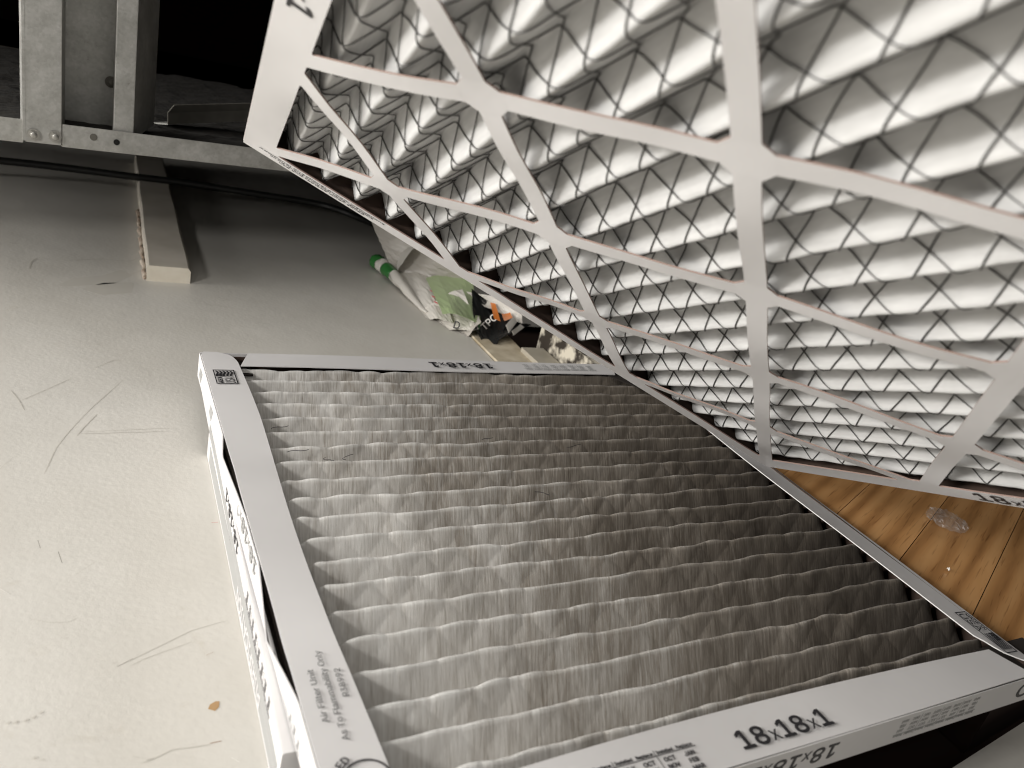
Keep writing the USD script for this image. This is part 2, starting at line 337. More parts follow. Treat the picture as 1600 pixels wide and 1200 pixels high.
# ================================================================ SETTING
# painted board the filters lie on, its right edge beside the wood floor
tag(obj('painted_board', flat(Polygon([(-2.2, -1.6), (1.5, -1.6), (1.5, -.325), (.488, -.4355), (.384, -.4475), (.24, -.464), (.24, -.30), (.345, -.30), (.345, .31), (1.2, .31), (1.2, 1.6), (-2.2, 1.6)]), ZF - .018, .018), 'paint'), kind='structure')
BOARD = stage.GetPrimAtPath('/World/painted_board')
k_ = 0
def mark(px, w, m='scuff', name='scratch'):
    global k_
    k_ += 1
    obj(name, ribbon([U(p, ZF) for p in px], w * .5, ZF + .00008 + .00001 * k_), m, BOARD)
S1 = .0011
for px, w, m in [
    ([(59, 844), (63, 857)], .0014, 'scuff_dark'), ([(91, 862), (97, 880)], .0018, 'scuff_dark'), ([(120, 897), (150, 877)], .0009, 'scuff'),
    ([(45, 966), (75, 973), (110, 972), (120, 965)], .0007, 'scuff_pale'), ([(183, 1042), (208, 1030), (245, 1012), (300, 985), (357, 969)], .0009, 'scuff'),
    ([(183, 1042), (208, 1029)], .0015, 'scuff_dark'), ([(203, 1041), (225, 1030), (260, 1017), (300, 1003)], .0007, 'scuff'), ([(175, 1038), (184, 1033)], .0012, 'scuff'),
    ([(220, 1193), (240, 1186), (270, 1171), (300, 1168), (330, 1163)], .0012, 'scuff'), ([(229, 1188), (240, 1185)], .0016, 'scuff_dark'),
    ([(328, 1162), (346, 1158)], .0028, 'chip_red'), ([(207, 1182), (217, 1184)], .0028, 'scuff'), ([(69, 741), (90, 695), (110, 672), (140, 640), (193, 593)], .0012, 'scuff_pale'),
    ([(69, 741), (84, 706)], .0012, 'scuff'), ([(120, 681), (132, 667), (152, 647)], .0016, 'scuff'), ([(123, 678), (200, 676), (268, 674)], .0010, 'scuff'),
    ([(130, 675), (200, 672), (266, 669)], .0008, 'scuff_pale'), ([(140, 689), (215, 687)], .0007, 'scuff_pale'), ([(33, 626), (70, 610), (110, 592)], .0010, 'scuff'), ([(17, 610), (30, 626), (38, 641)], .0014, 'scuff'),
    ([(180, 558), (210, 546)], .0013, 'scuff'), ([(148, 575), (180, 562), (190, 564)], .0011, 'scuff_pale'), ([(0, 733), (20, 715)], .0011, 'scuff'), ([(125, 812), (148, 805)], .0008, 'scuff'),
    ([(15, 379), (27, 381)], .004, 'scuff_dark'), ([(105, 407), (160, 405), (205, 409), (213, 404)], .0022, 'scuff'), ([(45, 421), (49, 409), (58, 403)], .002, 'scuff'),
    ([(82, 411), (103, 411)], .0018, 'scuff'), ([(180, 418), (199, 417)], .004, 'scuff'), ([(68, 281), (80, 281)], .005, 'scuff'), ([(145, 338), (155, 339)], .005, 'scuff'),
    ([(280, 471), (340, 478), (400, 488)], .0012, 'scuff_pale'), ([(180, 530), (225, 513)], .001, 'scuff_pale'), ([(237, 516), (250, 516)], .002, 'scuff'), ([(347, 470), (357, 468)], .0035, 'scuff'),
    ([(375, 422), (400, 431)], .002, 'scuff'), ([(385, 393), (394, 394)], .004, 'scuff'), ([(160, 660), (170, 668)], .0008, 'scuff'), ([(300, 1162), (301, 1200)], .0006, 'scuff_pale'),
    ([(322, 1025), (333, 1020)], .0012, 'chip_red'), ([(215, 865), (223, 880)], .0007, 'scuff'), ([(283, 886), (306, 925)], .0006, 'scuff_pale'), ([(0, 921), (14, 929)], .0016, 'scuff_white'),
    ([(362, 1185), (374, 1192)], .0016, 'scuff_white'), ([(170, 575), (188, 590)], .0009, 'scuff'), ([(232, 577), (231, 590)], .0009, 'scuff_pale'), ([(238, 720), (250, 718)], .0014, 'scuff_pale'),
    ([(560, 480), (568, 482)], .003, 'scuff'), ([(455, 520), (470, 517)], .002, 'scuff_pale'), ([(645, 553), (660, 551)], .002, 'scuff_pale'), ([(520, 388), (532, 391)], .004, 'scuff')]:
    mark(px, w, m)
for px, w in [((12, 1131), .005), ((24, 1130), .006), ((40, 1127), .006), ((52, 1122), .006), ((63, 1115), .005), ((53, 1186), .006), ((65, 1189), .003)]:
    mark([(px[0] - 3, px[1] + 2), (px[0] + 3, px[1] - 3)], w, 'scuff_pale', 'smudge')
mark([(277 - 5, 617), (277 + 5, 619)], .003, 'scuff_white', 'smudge')
for pp in ([(98, 446), (120, 436), (165, 432), (190, 424), (200, 430), (175, 441), (140, 444)], [(135, 452), (165, 444), (203, 443), (200, 456), (160, 459)]):
    obj('stain', flat(Polygon([U(p, ZF)[:2] for p in pp]).buffer(.004), ZF + .00004, .00002), 'scuff_pale', BOARD)
obj('paint_chip', flat(Polygon([U(p, ZF)[:2] for p in [(325, 1108), (328, 1101), (337, 1096), (343, 1096), (342, 1105), (336, 1111)]]), ZF + .0001, .0001), 'chip', BOARD)
mark([(330, 818), (341, 817)], .0018, 'red', 'pen_mark')

# wood floor: planks 70 mm wide running away to the right
PA = math.radians(23.3); px_, py_ = np.array([math.cos(PA), math.sin(PA), 0]), np.array([-math.sin(PA), math.cos(PA), 0])
WO = np.array([.4665, -.321])
WF = thing('wood_floor', None, None, px_, py_, (0, 0, 1), (*WO, ZW), kind='structure')
tag(obj('under_floor', trimesh.creation.extrude_polygon(Polygon([(.4525, -.427), (2.2, -.24), (2.2, .048), (.4525, .048)]), ZW - .0125 - ZF + .03, engine='earcut').apply_translation((0, 0, ZF - .03)), 'joint'), kind='structure')
tag(obj('ground', bx(-2.5, 2.5, -2.5, 2.5, ZF - .07, ZF - .031), 'joint'), kind='structure')
rp = random.Random(3); PW = .0571
region = affinity.rotate(affinity.translate(Polygon([(.452, -.429), (1.9, -.274), (1.9, .049), (.452, .049)]), -WO[0], -WO[1]), -math.degrees(PA), origin=(0, 0))
for r in range(-14, 10):
    y0 = r * PW; x = -1.0 + rp.random() * .35
    if r in (0, -1, 1): x = -.35
    while x < 1.5:
        ln = .85 if x == -.35 else .45 + .3 * rp.random()
        b = sbox(x + .0003, y0 + .0003, x + ln - .0003, y0 + PW - .0003).intersection(region)
        if b.area > 1e-4 and b.geom_type == 'Polygon':
            obj('plank', flat(b, -.012, .012 + rp.uniform(-.00015, .0001)), 'oak', WF)
        x += ln

# dark hollow behind the metal frame
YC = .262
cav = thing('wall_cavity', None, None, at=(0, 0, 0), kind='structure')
obj('back_wall', bx(-1.2, 1.2, 1.45, 1.5, .09, 1.4), 'cavity_shade', cav)
obj('side_wall', bx(-1.25, -1.2, .4, 1.5, .09, 1.4), 'cavity_shade', cav); obj('side_wall', bx(1.2, 1.25, .4, 1.5, .09, 1.4), 'cavity_shade', cav)
obj('roof', bx(-1.25, 1.25, .4, 1.5, 1.4, 1.45), 'cavity_shade', cav)

# ================================================================ METAL FRAME in the background
fx = np.array([math.cos(.17), math.sin(.17)]); fy = np.array([-fx[1], fx[0]])
O2 = UY((95, 200), YC)
FR = thing('metal_stud', 'galvanised metal track and upright with screws in front of the dark wall cavity', 'metal stud', (*fx, 0), (*fy, 0), (0, 0, 1), (O2[0], O2[1], O2[2]))
def FP(px, d=0.0):
    "frame-local x and z of a pixel on the frame's plane, d metres behind its front"
    dr = AX.T @ np.array([(px[0] - 800) / F_PX, (px[1] - 600) / F_PX, 1.0]); n = np.array([*fy, 0]); o = O2 + n * d
    w = CAM + dr * ((o - CAM) @ n) / (dr @ n) - O2
    return w[:2] @ fx, w[2]
# bottom track: a folded channel, front lip up and a sole running back
tb = FP((0, 222))[1]; xl = -.38; xr = .55
zt0, zt1 = FP((20, 187))[1], FP((300, 217))[1]
zb = (FP((20, 224))[1] + FP((400, 258))[1]) / 2; zt = (zt0 + zt1) / 2
prof = [(.0, zt), (.0, zb), (.055, zb + .001)]
def folded(prof, x0, x1, th=.0012, n=24):
    P = []
    for (a, b), (c, d) in zip(prof[:-1], prof[1:]):
        P += [(a + (c - a) * s, b + (d - b) * s) for s in np.linspace(0, 1, 5)[:-1]]
    P.append(prof[-1])
    xs = np.linspace(x0, x1, n)
    return slab(np.array([[(x, a, b) for (a, b) in P] for x in xs]), th)
obj('bottom_track', folded(prof, FP((97, 205))[0], xr), 'galv', FR, 30)
obj('bottom_track', folded(prof, xl, FP((36, 205))[0]), 'galv', FR, 30)
obj('track_joiner', folded([(.004, zt - .004), (.004, zb + .002), (.05, zb + .003)], FP((30, 205))[0], FP((105, 205))[0]), 'galv', FR, 30)
# upright: sheet folded in plan, recessed middle
xs_ = [FP((38, 100))[0], FP((95, 100))[0], FP((101, 100), .085)[0], FP((179, 100), .085)[0], FP((181, 100), .004)[0], FP((211, 100), .004)[0], FP((244, 100), .075)[0]]
ys_ = [-.0015, -.0015, .085, .085, .003, .003, .075]
zlo = [zb + .001, zb + .004, zb + .004, zb + .004, zt - .008, zt - .008, zt - .002]
names = ['upright_face', 'upright_fold', 'upright_recess', 'upright_fold', 'upright_flange', 'upright_return']
for k in range(6):
    n_ = np.linspace(0, 1, 6)
    G = np.array([[(xs_[k] + (xs_[k + 1] - xs_[k]) * s, ys_[k] + (ys_[k + 1] - ys_[k]) * s, zlo[k] + (zlo[k + 1] - zlo[k]) * s * (k not in (0, 1)) + (1.05 - zlo[k]) * h) for s in n_] for h in np.linspace(0, 1, 12)])
    obj(names[k], slab(G, .0012), 'galv', FR)
obj('upright_lip', bx(xs_[0] - .0022, xs_[0], -.0025, .012, zb + .002, 1.05), 'galv', FR)
def screw(px, d, r=.0036):
    x, z = FP(px, d)
    h = trimesh.creation.cylinder(r, .0028, sections=6); w = trimesh.creation.cylinder(r * 1.5, .0009, sections=20); dome = trimesh.creation.icosphere(2, r * .8)
    dome.apply_scale((1, 1, .35)); h.apply_translation((0, 0, .0015)); dome.apply_translation((0, 0, .0029))
    m = cat_([h, w, dome]); m.apply_transform(trimesh.transformations.rotation_matrix(np.pi / 2, (1, 0, 0))); m.apply_translation((x, d - .0008, z)); return m
obj('screw', screw((52, 210), -.0025), 'steel', FR, 30); obj('screw', screw((86, 213), -.0025), 'steel', FR, 30); obj('screw', screw((173, 128), .084, .0038), 'dark_iron', FR, 30)
for px in ((182, 222), (146, 214)):
    x, z = FP(px); c_ = trimesh.creation.cylinder(.0028 if px[0] > 150 else .0033, .001, sections=16); c_.apply_transform(trimesh.transformations.rotation_matrix(np.pi / 2, (1, 0, 0))); c_.apply_translation((x, -.0008, z))
    obj('hole' if px[0] > 150 else 'rivet', c_, 'hole' if px[0] > 150 else 'dark_iron', FR)
# things in the hollow
LZ = O2[2] + zb + .003
gr = np.random.RandomState(5)
gx, gy = np.meshgrid(np.linspace(-.36, .9, 100), np.linspace(.052, .62, 60), indexing='ij')
gz = LZ + .002 + .007 * meshkit.fbm(np.stack([gx * 45, gy * 45, gx * 0], -1), 3, 4)
gw = O2[:2] + gx[..., None] * fx + gy[..., None] * fy
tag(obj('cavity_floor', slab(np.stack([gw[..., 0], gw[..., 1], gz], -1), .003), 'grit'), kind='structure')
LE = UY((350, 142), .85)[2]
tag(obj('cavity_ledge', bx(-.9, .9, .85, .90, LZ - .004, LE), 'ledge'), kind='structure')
ang = thing('metal_angle', 'bent grey metal angle strip lying in the dark hollow behind the metal frame', 'metal strip', at=(0, 0, 0))
a0 = UY((236, 192), .42); a1 = UY((262, 194), .40); a2 = UY((262, 176), .40); a3 = UY((272, 164), .40)
e = UY((460, 178), .45) - UY((262, 185), .40); e = e / np.linalg.norm(e) * .30
obj('flange', slab(np.array([[a0 + e * s, a1 + e * s] for s in np.linspace(0, 1, 6)]), .0015), 'galv', ang)
obj('web', slab(np.array([[a1 + e * s, a2 + e * s + (e * .0)] for s in np.linspace(0, 1, 6)]), .0015), 'dark_iron', ang)
obj('lip', slab(np.array([[a2 + e * s, a3 + e * s] for s in np.linspace(0.0, 1, 6)]), .0015), 'dark_iron', ang)

# ================================================================ BATTEN, CABLE
g0, g1 = U((229, 439), ZF), U((297, 444), ZF); back = U((213, 262), ZF + .018); bdir = (back - (g0 + [0, 0, .018])); bdir[2] = 0; bdir /= np.linalg.norm(bdir)
g1 = np.array([g1[0], g0[1] + .002, ZF])
BT = thing('wood_batten', 'cream painted wooden batten fixed on the painted board and running under the metal track', 'batten', (1, 0, 0), (0, 1, 0), (0, 0, 1), ((g0 + g1) / 2))
bw = (g1[0] - g0[0]) / 2; bh = .0185; L_ = .62; bv = bdir[:2] / bdir[1]
def bat(y0, y1, inset=0):
    n = int(max(2, (y1 - y0) / .02)); G = []
    prof = [(-bw, 0), (-bw, bh - .002), (-bw + .002, bh), (bw - .003, bh), (bw, bh - .004), (bw, 0)]
    for y in np.linspace(y0, y1, n):
        wob = .0004 * math.sin(y * 31)
        G.append([(x + bv[0] * y + wob, y, z) for x, z in prof])
    V = np.array(G); m_ = len(prof); idx = np.arange(n * m_).reshape(n, m_); nx = np.roll(idx, -1, 1)
    Q = np.stack([idx[:-1], nx[:-1], nx[1:], idx[1:]], -1).reshape(-1, 4)
    F = np.vstack([Q[:, [0, 1, 2]], Q[:, [0, 2, 3]]])
    caps = [[idx[0, 0], idx[0, i], idx[0, i + 1]] for i in range(1, m_ - 1)] + [[idx[-1, 0], idx[-1, i + 1], idx[-1, i]] for i in range(1, m_ - 1)]
    t_ = trimesh.Trimesh(V.reshape(-1, 3), np.vstack([F, caps]), process=False); t_.fix_normals(); return t_
obj('batten_body', bat(.0012, L_), 'batten', BT); obj('end_grain', bat(0, .0011), 'batten_end', BT)
cv = []
for k in range(26):
    y = .004 + k * .012; cv.append((-bw + bv[0] * y - .002 + .0012 * math.sin(k * 2.3), y, .0015))
obj('caulk_line', tube(cv, .0022 + .0009 * np.sin(np.arange(26) * 1.7), 6), 'caulk', BT, True)

cz = ZF + bh + .0042
pts = [U(p, cz + .0005) for p in [(-160, 238), (-60, 246), (0, 251), (100, 262), (200, 275), (260, 282), (330, 292), (400, 303), (460, 312), (510, 322), (550, 336)]]
pts += [U((600, 356), cz - .012), U((680, 380), ZF + .005)]
from scipy.interpolate import CubicSpline
cs = CubicSpline(np.arange(len(pts)), np.array(pts)); tag(obj('cable', tube(cs(np.linspace(0, len(pts) - 1, 120)), .0056, 10), 'rubber', None, True), 'black cable running across the batten under the metal track', 'cable')

# ================================================================ FILTER FRAMES
def strip(a, b, wdir, w0, w1, z, n=60, th=.0007, bow0=0, bow1=0, zf=None, m=7, e0=0, e1=0):
    """flat cardboard strip from a to b (2D); it spreads from offset w0 to w1 along wdir; e0/e1 shorten the inner edge at each end (a mitre)."""
    a = np.array(a, float); b = np.array(b, float); wd = np.array(wdir, float); t = (b - a); L = np.linalg.norm(t); t /= L
    G = []
    for s in np.linspace(0, 1, n):
        row = []
        for q in np.linspace(0, 1, m):
            lo, hi = e0 * q, L - e1 * q; l = lo + (hi - lo) * s
            o = w0 + (w1 - w0) * q + bow0 * math.sin(math.pi * s) * (1 - q) + bow1 * math.sin(math.pi * s) * q
            p = a + t * l + wd * o
            row.append((p[0], p[1], z + (zf(s, q) if zf else 0)))
        G.append(row)
    return slab(np.array(G), th)

FW = .0255
# ---- the dirty filter on top: local origin at the middle of its base, x right, y away, z up
H = S / 2
TF = thing('air_filter', 'used pleated air filter, its pleats grey with dust, lying flat on top of the stack', 'air filter', at=(H, -H, -T))
zt_ = T - .0004
def zwarp(s, q):      # creases in the left flange
    return .0010 * math.exp(-((s - .40) / .03) ** 2) * (1 - q) - .0012 * math.exp(-((s - .73) / .035) ** 2) * (1 - .6 * q) + .0006 * math.sin(s * 9) * q
LF = []
for s in np.linspace(0, 1, 90):
    y = H - s * S; d = s * S
    inn = FW + .0022 * math.sin(s * math.pi * 2.2 + .5) * min(1, s * 4)
    if d < .022: inn = .0135 + (inn - .0135) * math.sqrt(max(0, 1 - (1 - d / .022) ** 2)) if d > 0 else .0125
    out = .0022 * max(0, 1 - d / .003) ** 2
    LF.append([(-H + out + (inn - out) * q, y, zt_ + zwarp(s, q)) for q in np.linspace(0, 1, 9)])
obj('flange', slab(np.array(LF), .0007), 'card', TF, 30)
obj('flange', strip((-H + .036, H - .0008), (H - .045, H - .0008), (0, -1), 0, FW, zt_, e0=-.0095, e1=.012, bow1=-.001, zf=lambda s, q: .0006 * math.sin(s * 7 + q)), 'card', TF, 30)
obj('flange', strip((-H + .028, -H + .0004), (H - .018, -H + .0004), (0, 1), 0, FW - .002, zt_ - .0002, e1=.010, bow1=.0055, zf=lambda s, q: -.0006 * q * math.sin(s * 3.1) + .0005 * math.sin(s * 8)), 'card', TF, 30)
RF = []
for s in np.linspace(0, 1, 80):
    d = s * S; y = H - .004 - s * (S - .007)
    inn = FW * .92 + .004 * math.sin(s * math.pi)
    if d < .05: inn = max(.004, inn * math.sqrt(max(0.0, 1 - (1 - d / .05) ** 2)))
    if d > S - .03: inn = inn * (.18 + .82 * min(1, (S - d) / .03 + .10 * math.sin(d * 900)))
    RF.append([(H - inn * q, y, zt_ - .0034 * (1 - q) * (.45 + .55 * math.sin(s * math.pi)) + .0004 * math.sin(s * 11)) for q in np.linspace(0, 1, 8)])
obj('flange', slab(np.array(RF), .0007), 'card', TF, 30)
# side walls; the left one has come unglued and buckles away from the flange
def wall_left(zlow, buckle, n=110, m=8, ln=S):
    G = []
    for s in np.linspace(0, 1, n):
        b1 = max(0, 1 - abs(s - .345) / (.05 if s < .345 else .16)); b2 = max(0, 1 - abs(s - .715) / (.12 if s < .715 else .10)); b3 = max(0, 1 - abs(s - .55) / .10)
        dr = .55 * buckle * (.0058 * b1 + .0095 * b2 ** 1.3 + .0015 * b3); ou = buckle * (.0030 * b1 + .0050 * b2)
        G.append([(-.0004 - ou * q, -s * ln, zlow + (T - .0012 - zlow - dr) * q) for q in np.linspace(0, 1, m)])
    return slab(np.array(G), .0006)
w_ = wall_left(0.0004, 1.0); w_.apply_translation((-H, H, 0)); obj('side_wall', w_, 'card', TF, 30)
obj('side_wall', bx(-H, H, -H - .0005, -H + .0001, .0002, T - .0009), 'card', TF)
obj('side_wall', bx(-H, H, H - .0001, H + .0005, .0002, T - .0009), 'card', TF); obj('side_wall', bx(H - .0001, H + .0005, -H, H, .0002, T - .0062), 'card', TF)
obj('inner_wall', bx(-H + .004, -H + .005, -H + .004, H - .004, .001, T - .002), 'brown', TF); obj('inner_wall', bx(-H + .005, H - .005, -H + .004, -H + .005, .001, T - .002), 'brown', TF)
obj('inner_wall', bx(-H + .005, H - .005, H - .005, H - .004, .001, T - .002), 'brown', TF); obj('inner_wall', bx(H - .005, H - .004, -H + .004, H - .004, .001, T - .002), 'brown', TF)
obj('base_sheet', bx(-H + .002, H - .002, -H + .002, H - .002, .0002, .0010), 'card_in', TF)
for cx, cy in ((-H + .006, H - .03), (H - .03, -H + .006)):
    obj('corner_lining', bx(cx, cx + (.055 if cx > 0 else .030), cy, cy + .024, T - .0065, T - .0055), 'card_in', TF)  # dark sheets under the open corners, their colour standing in for shade
obj('corner_lining', flat(Polygon([(H - .070, H - .002), (H - .060, H - .028), (H - .046, H - .046), (H - .028, H - .058), (H - .010, H - .062), (H - .001, H - .060), (H - .001, H - .002)]).buffer(.002), T - .0019, .0006), 'card_in', TF)  # curved black sheet added for the deep shade at the far right corner
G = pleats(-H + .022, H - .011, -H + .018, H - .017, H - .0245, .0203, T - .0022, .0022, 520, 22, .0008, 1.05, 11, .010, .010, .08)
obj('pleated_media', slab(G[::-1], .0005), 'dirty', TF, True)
hairs = []
rh = random.Random(4)
for px in [(448, 708), (424, 672), (508, 716), (770, 685), (885, 700), (540, 720), (835, 770)]:
    p0 = U(px, -.001) - [H, -H, -T]; pts = [p0]; a = rh.uniform(0, 6.28)
    for k in range(8): a += rh.uniform(-.8, .8); pts.append(pts[-1] + [.0022 * math.cos(a), .0009 * math.sin(a), .0001])
    hairs.append(tube(np.array(pts) + [0, 0, .0008], .00022, 4))
tag(obj('lint_hairs', cat_(hairs), 'ink', TF), kind='stuff')
zp = T + .0002
top_ = lambda m, x, y, xd=(1, 0, 0), yd=(0, 1, 0), z=zp: lay(m, (x - H, y + H, z), xd, yd)
sz = size_text(.0098, .0625)
obj('size_lettering', top_(sz, .222, -.4335), 'ink', TF)
obj('size_lettering', top_(sz, .222, -.0145, (-1, 0, 0), (0, -1, 0), zp + .0006), 'ink', TF)
obj('month_table', top_(table(.092, .0155), .121, -.4345), 'ink', TF)
obj('month_table', top_(table(.084, .0135), .328, -.0135, (-1, 0, 0), (0, -1, 0), zp + .0006), 'grey_ink', TF)
obj('origin_badge', top_(usa_badge(.024, .0155), .0125, -.047, (0, 1, 0), (-1, 0, 0), zp + .0006), 'ink', TF)
a_ = np.array([0, -1.0, 0]); b_ = np.array([.0235, 0, -.0020]); b_ /= np.linalg.norm(b_); obj('origin_badge', top_(usa_badge(.038, .0125), .4325, -.408, tuple(a_), tuple(b_), zp + .0002), 'ink', TF)
for txt, xx, w in (('Air Filter Unit', .0075, .030), ('As To Flammability Only', .0132, .051), ('R38992', .0192, .0165)):
    obj('fine_print', top_(words(txt, .0028, w), xx, -.362 if w > .02 else -.357, (0, 1, 0), (-1, 0, 0), zp + .0008), 'soft_ink', TF)
ring = Point(0, 0).buffer(.0105, 24).difference(Point(0, 0).buffer(.0097, 24)); ul = flat(ring, 0)
for k, ch in enumerate('CLASSIFIED'):
    a = math.radians(150 - k * 13.5); t_ = words(ch, .0034, None, True); obj_ = lay(t_, (.0132 * math.cos(a), .0132 * math.sin(a), 0), (math.sin(a), -math.cos(a), 0), (math.cos(a), math.sin(a), 0)); ul = cat_([ul, obj_])
obj('certification_ring', top_(ul, .0165, -.4085, (0, 1, 0), (-1, 0, 0), zp + .0007), 'ink', TF)
# prints on the front and left walls
fro = lambda m, x, z: lay(m, (x - H, -H - .00055, z), (-1, 0, 0), (0, 0, -1))
obj('size_lettering', fro(sz, .222, T * .5), 'ink', TF); obj('month_table', fro(table(.075, .0145), .338, T * .52), 'grey_ink', TF)
obj('side_logo', fro(words('XO', .011, .030, True), .432, T * .5), 'ink', TF)
lef = lambda m, y, z, x=-.0008: lay(m, (-H + x, y + H, z), (0, 1, 0), (0, 0, -1))
obj('size_lettering', lay(size_text(.0085, .062), (-H - .0012, -.232 + H, .0125), (0, 1, 0), (0, 0, -1)), 'grey_ink', TF)
for yy in (-.018, -.080):
    obj('side_logo', lef(cat_([flat(Polygon([(-.008, -.005), (.004, -.005), (.009, .003), (-.002, .005)]), 0)]), yy, .0085), 'grey_ink', TF)
obj('month_table', lef(table(.060, .0065), -.345, .0052, -.0009), 'grey_ink', TF)

# ---- two more filters beneath
def plain_filter(label, at, rot, wx, wy, side):
    c, s = math.cos(rot), math.sin(rot)
    f = thing('air_filter', label, 'air filter', (c, s, 0), (-s, c, 0), (0, 0, 1), at)
    for a, b, wd in (((0, 0), (0, -wy), (1, 0)), ((wx, -wy), (wx, 0), (-1, 0))): obj('flange', strip(a, b, wd, .0005, FW, T - .0012, m=4), 'card', f)
    obj('flange', strip((FW, 0), (wx - FW, 0), (0, -1), .0005, FW, T - .0012, m=4), 'card', f); obj('flange', strip((FW, -wy), (wx - FW, -wy), (0, 1), .0005, FW, T - .0012, m=4), 'card', f)
    obj('side_wall', bx(0, .0008, -wy, 0, .0004, T - .0016), 'card', f); obj('side_wall', bx(wx - .0008, wx, -wy, 0, .0004, T - .0016), 'card', f)
    obj('side_wall', bx(.0008, wx - .0008, -wy, -wy + .0008, .0004, T - .0016), 'card', f); obj('side_wall', bx(.0008, wx - .0008, -.0008, 0, .0004, T - .0016), 'card', f)
    obj('base_sheet', bx(.001, wx - .001, -wy + .001, -.001, .0003, .0010), 'card_in', f)
    G = pleats(.02, wx - .02, -wy + .016, -.016, -.02, .0203, T - .0045, .0022, 40, 8, 0, 0, 1, .006, .006); obj('pleated_media', slab(G[::-1], .0005), 'media', f, True)
    side(f)
    return f
def side2(f):
    obj('grey_band', bx(-.0002, 0.0, -.41, -.10, .0014, .0085), 'grey_ink', f)
    ls = lambda m, y, z: lay(m, (-.0002, y, z), (0, 1, 0), (0, 0, -1))
    obj('size_lettering', ls(size_text(.0075, .062), -.235, .0145), 'ink', f)
    obj('month_table', ls(table(.085, .0095), -.345, .0145), 'ink', f)
plain_filter('second white air filter in the stack, month table on its side', (.0065, .046, -2 * T), math.radians(-1.75), S, .415, side2)
def side3(f):
    obj('grey_band', bx(-.0002, 0.0, -.34, -.015, .003, .0165), 'grey_ink', f)
    obj('band_lettering', lay(words('PURIFICATION', .0095, .085, True), (-.0003, -.215, .0098), (0, 1, 0), (0, 0, -1)), 'card', f)
plain_filter('bottom air filter of the stack, grey band with white letters', (.0035, -.052, -3 * T), math.radians(-1.2), .34, .345, side3)

# ================================================================ THE CLEAN FILTER, held up at the right
SC = 1.04
def sc(p): return CAM + SC * (np.array(p) - CAM)
Bp = sc((.39226483, -.23252642, .01954984))
from scipy.spatial.transform import Rotation as Rot
Rm = Rot.from_rotvec([-0.73310413, -0.67778382, -3.206072]).as_matrix()
eU, eV = Rm[:, 0], Rm[:, 1]; nF = np.cross(eV, eU)
CF = thing('air_filter', 'clean white air filter with cardboard lattice and wire mesh, tilted up above the stack', 'air filter', eV * SC, eU * SC, nF * SC, Bp)
# local: x = v along the lower edge, y = u along the left edge, z = out of the face
c0 = S / 2; P_ = .0715; ww = .0098; IN = .0185
lines = []
for k in range(-4, 5):
    d = k * 2 * P_
    lines.append(LineString([(-1 + d / 2 + 0, -1 - d / 2), (1 + d / 2, 1 - d / 2)]).buffer(ww / 2))
    lines.append(LineString([(c0 - 1 + d / 2, c0 + 1 + d / 2), (c0 + 1 + d / 2, c0 - 1 + d / 2)]).buffer(ww / 2))
hubs = []
for i in range(-3, 4):
    for j in range(-3, 4):
        if (i + j) % 2 == 0:
            hx, hy = c0 + i * P_, c0 + j * P_; hubs.append(sbox(hx - .0102, hy - .0102, hx + .0102, hy + .0102))
inner = sbox(.0135, IN - .004, S - IN, S - IN)
holes = inner.difference(unary_union(lines + hubs)).buffer(-.0007).buffer(.0007)
holes = [h for h in holes.geoms if h.area > 2e-5]
sheet = sbox(0, 0, S, S)
for h in holes: sheet = sheet.difference(h)
ft = trimesh.creation.extrude_polygon(sheet, .0008, engine='earcut')
v_, f_ = trimesh.remesh.subdivide_to_size(ft.vertices, ft.faces, .012, max_iter=12)
ft = trimesh.Trimesh(v_, f_)
def warp(P):
    x, y = P[:, 0], P[:, 1]
    e = np.clip(np.minimum.reduce([x, y, S - x, S - y]) / .03, 0, 1)
    return (.0016 * (meshkit.noise(np.stack([x * 22, y * 22, x * 0], -1), 3) - .5) * 2 - .0006) * e
ft.vertices[:, 2] += warp(ft.vertices) - .0008
nz = np.abs(ft.face_normals[:, 2]) > .6
obj('cardboard_lattice', ft.submesh([np.nonzero(nz)[0]], append=True), 'card', CF, 40)
obj('cut_edge', ft.submesh([np.nonzero(~nz)[0]], append=True), 'card_edge', CF)
for b in (bx(0, S, -.0006, 0, -T, -.0009), bx(0, S, S, S + .0006, -T, -.0009), bx(-.0006, 0, 0, S, -T, -.0009), bx(S, S + .0006, 0, S, -T, -.0009)):
    obj('side_wall', b, 'card', CF)
for b in (bx(.0015, S - .0015, .0015, .0022, -T + .001, -.002), bx(.0015, S - .0015, S - .0022, S - .0015, -T + .001, -.002), bx(.0015, .0022, .0022, S - .0022, -T + .001, -.002), bx(S - .0022, S - .0015, .0022, S - .0022, -T + .001, -.002)):
    obj('inner_wall', b, 'brown', CF)
bk = sbox(0, 0, S, S).difference(sbox(FW, FW, S - FW, S - FW)); obj('back_flange', flat(bk, -T - .0009, .0007), 'card', CF)
R0, PI_ = .0185, .0221
ZT, ZB = -.0034, -.0190
G = pleats(.0026, S - .0026, .004, S - .006, R0, PI_, ZT, ZB, 300, 22, .0004, .45, 5, .0055, .0055, .11)
obj('pleated_media', slab(G[::-1], .0005), 'media', CF, True)
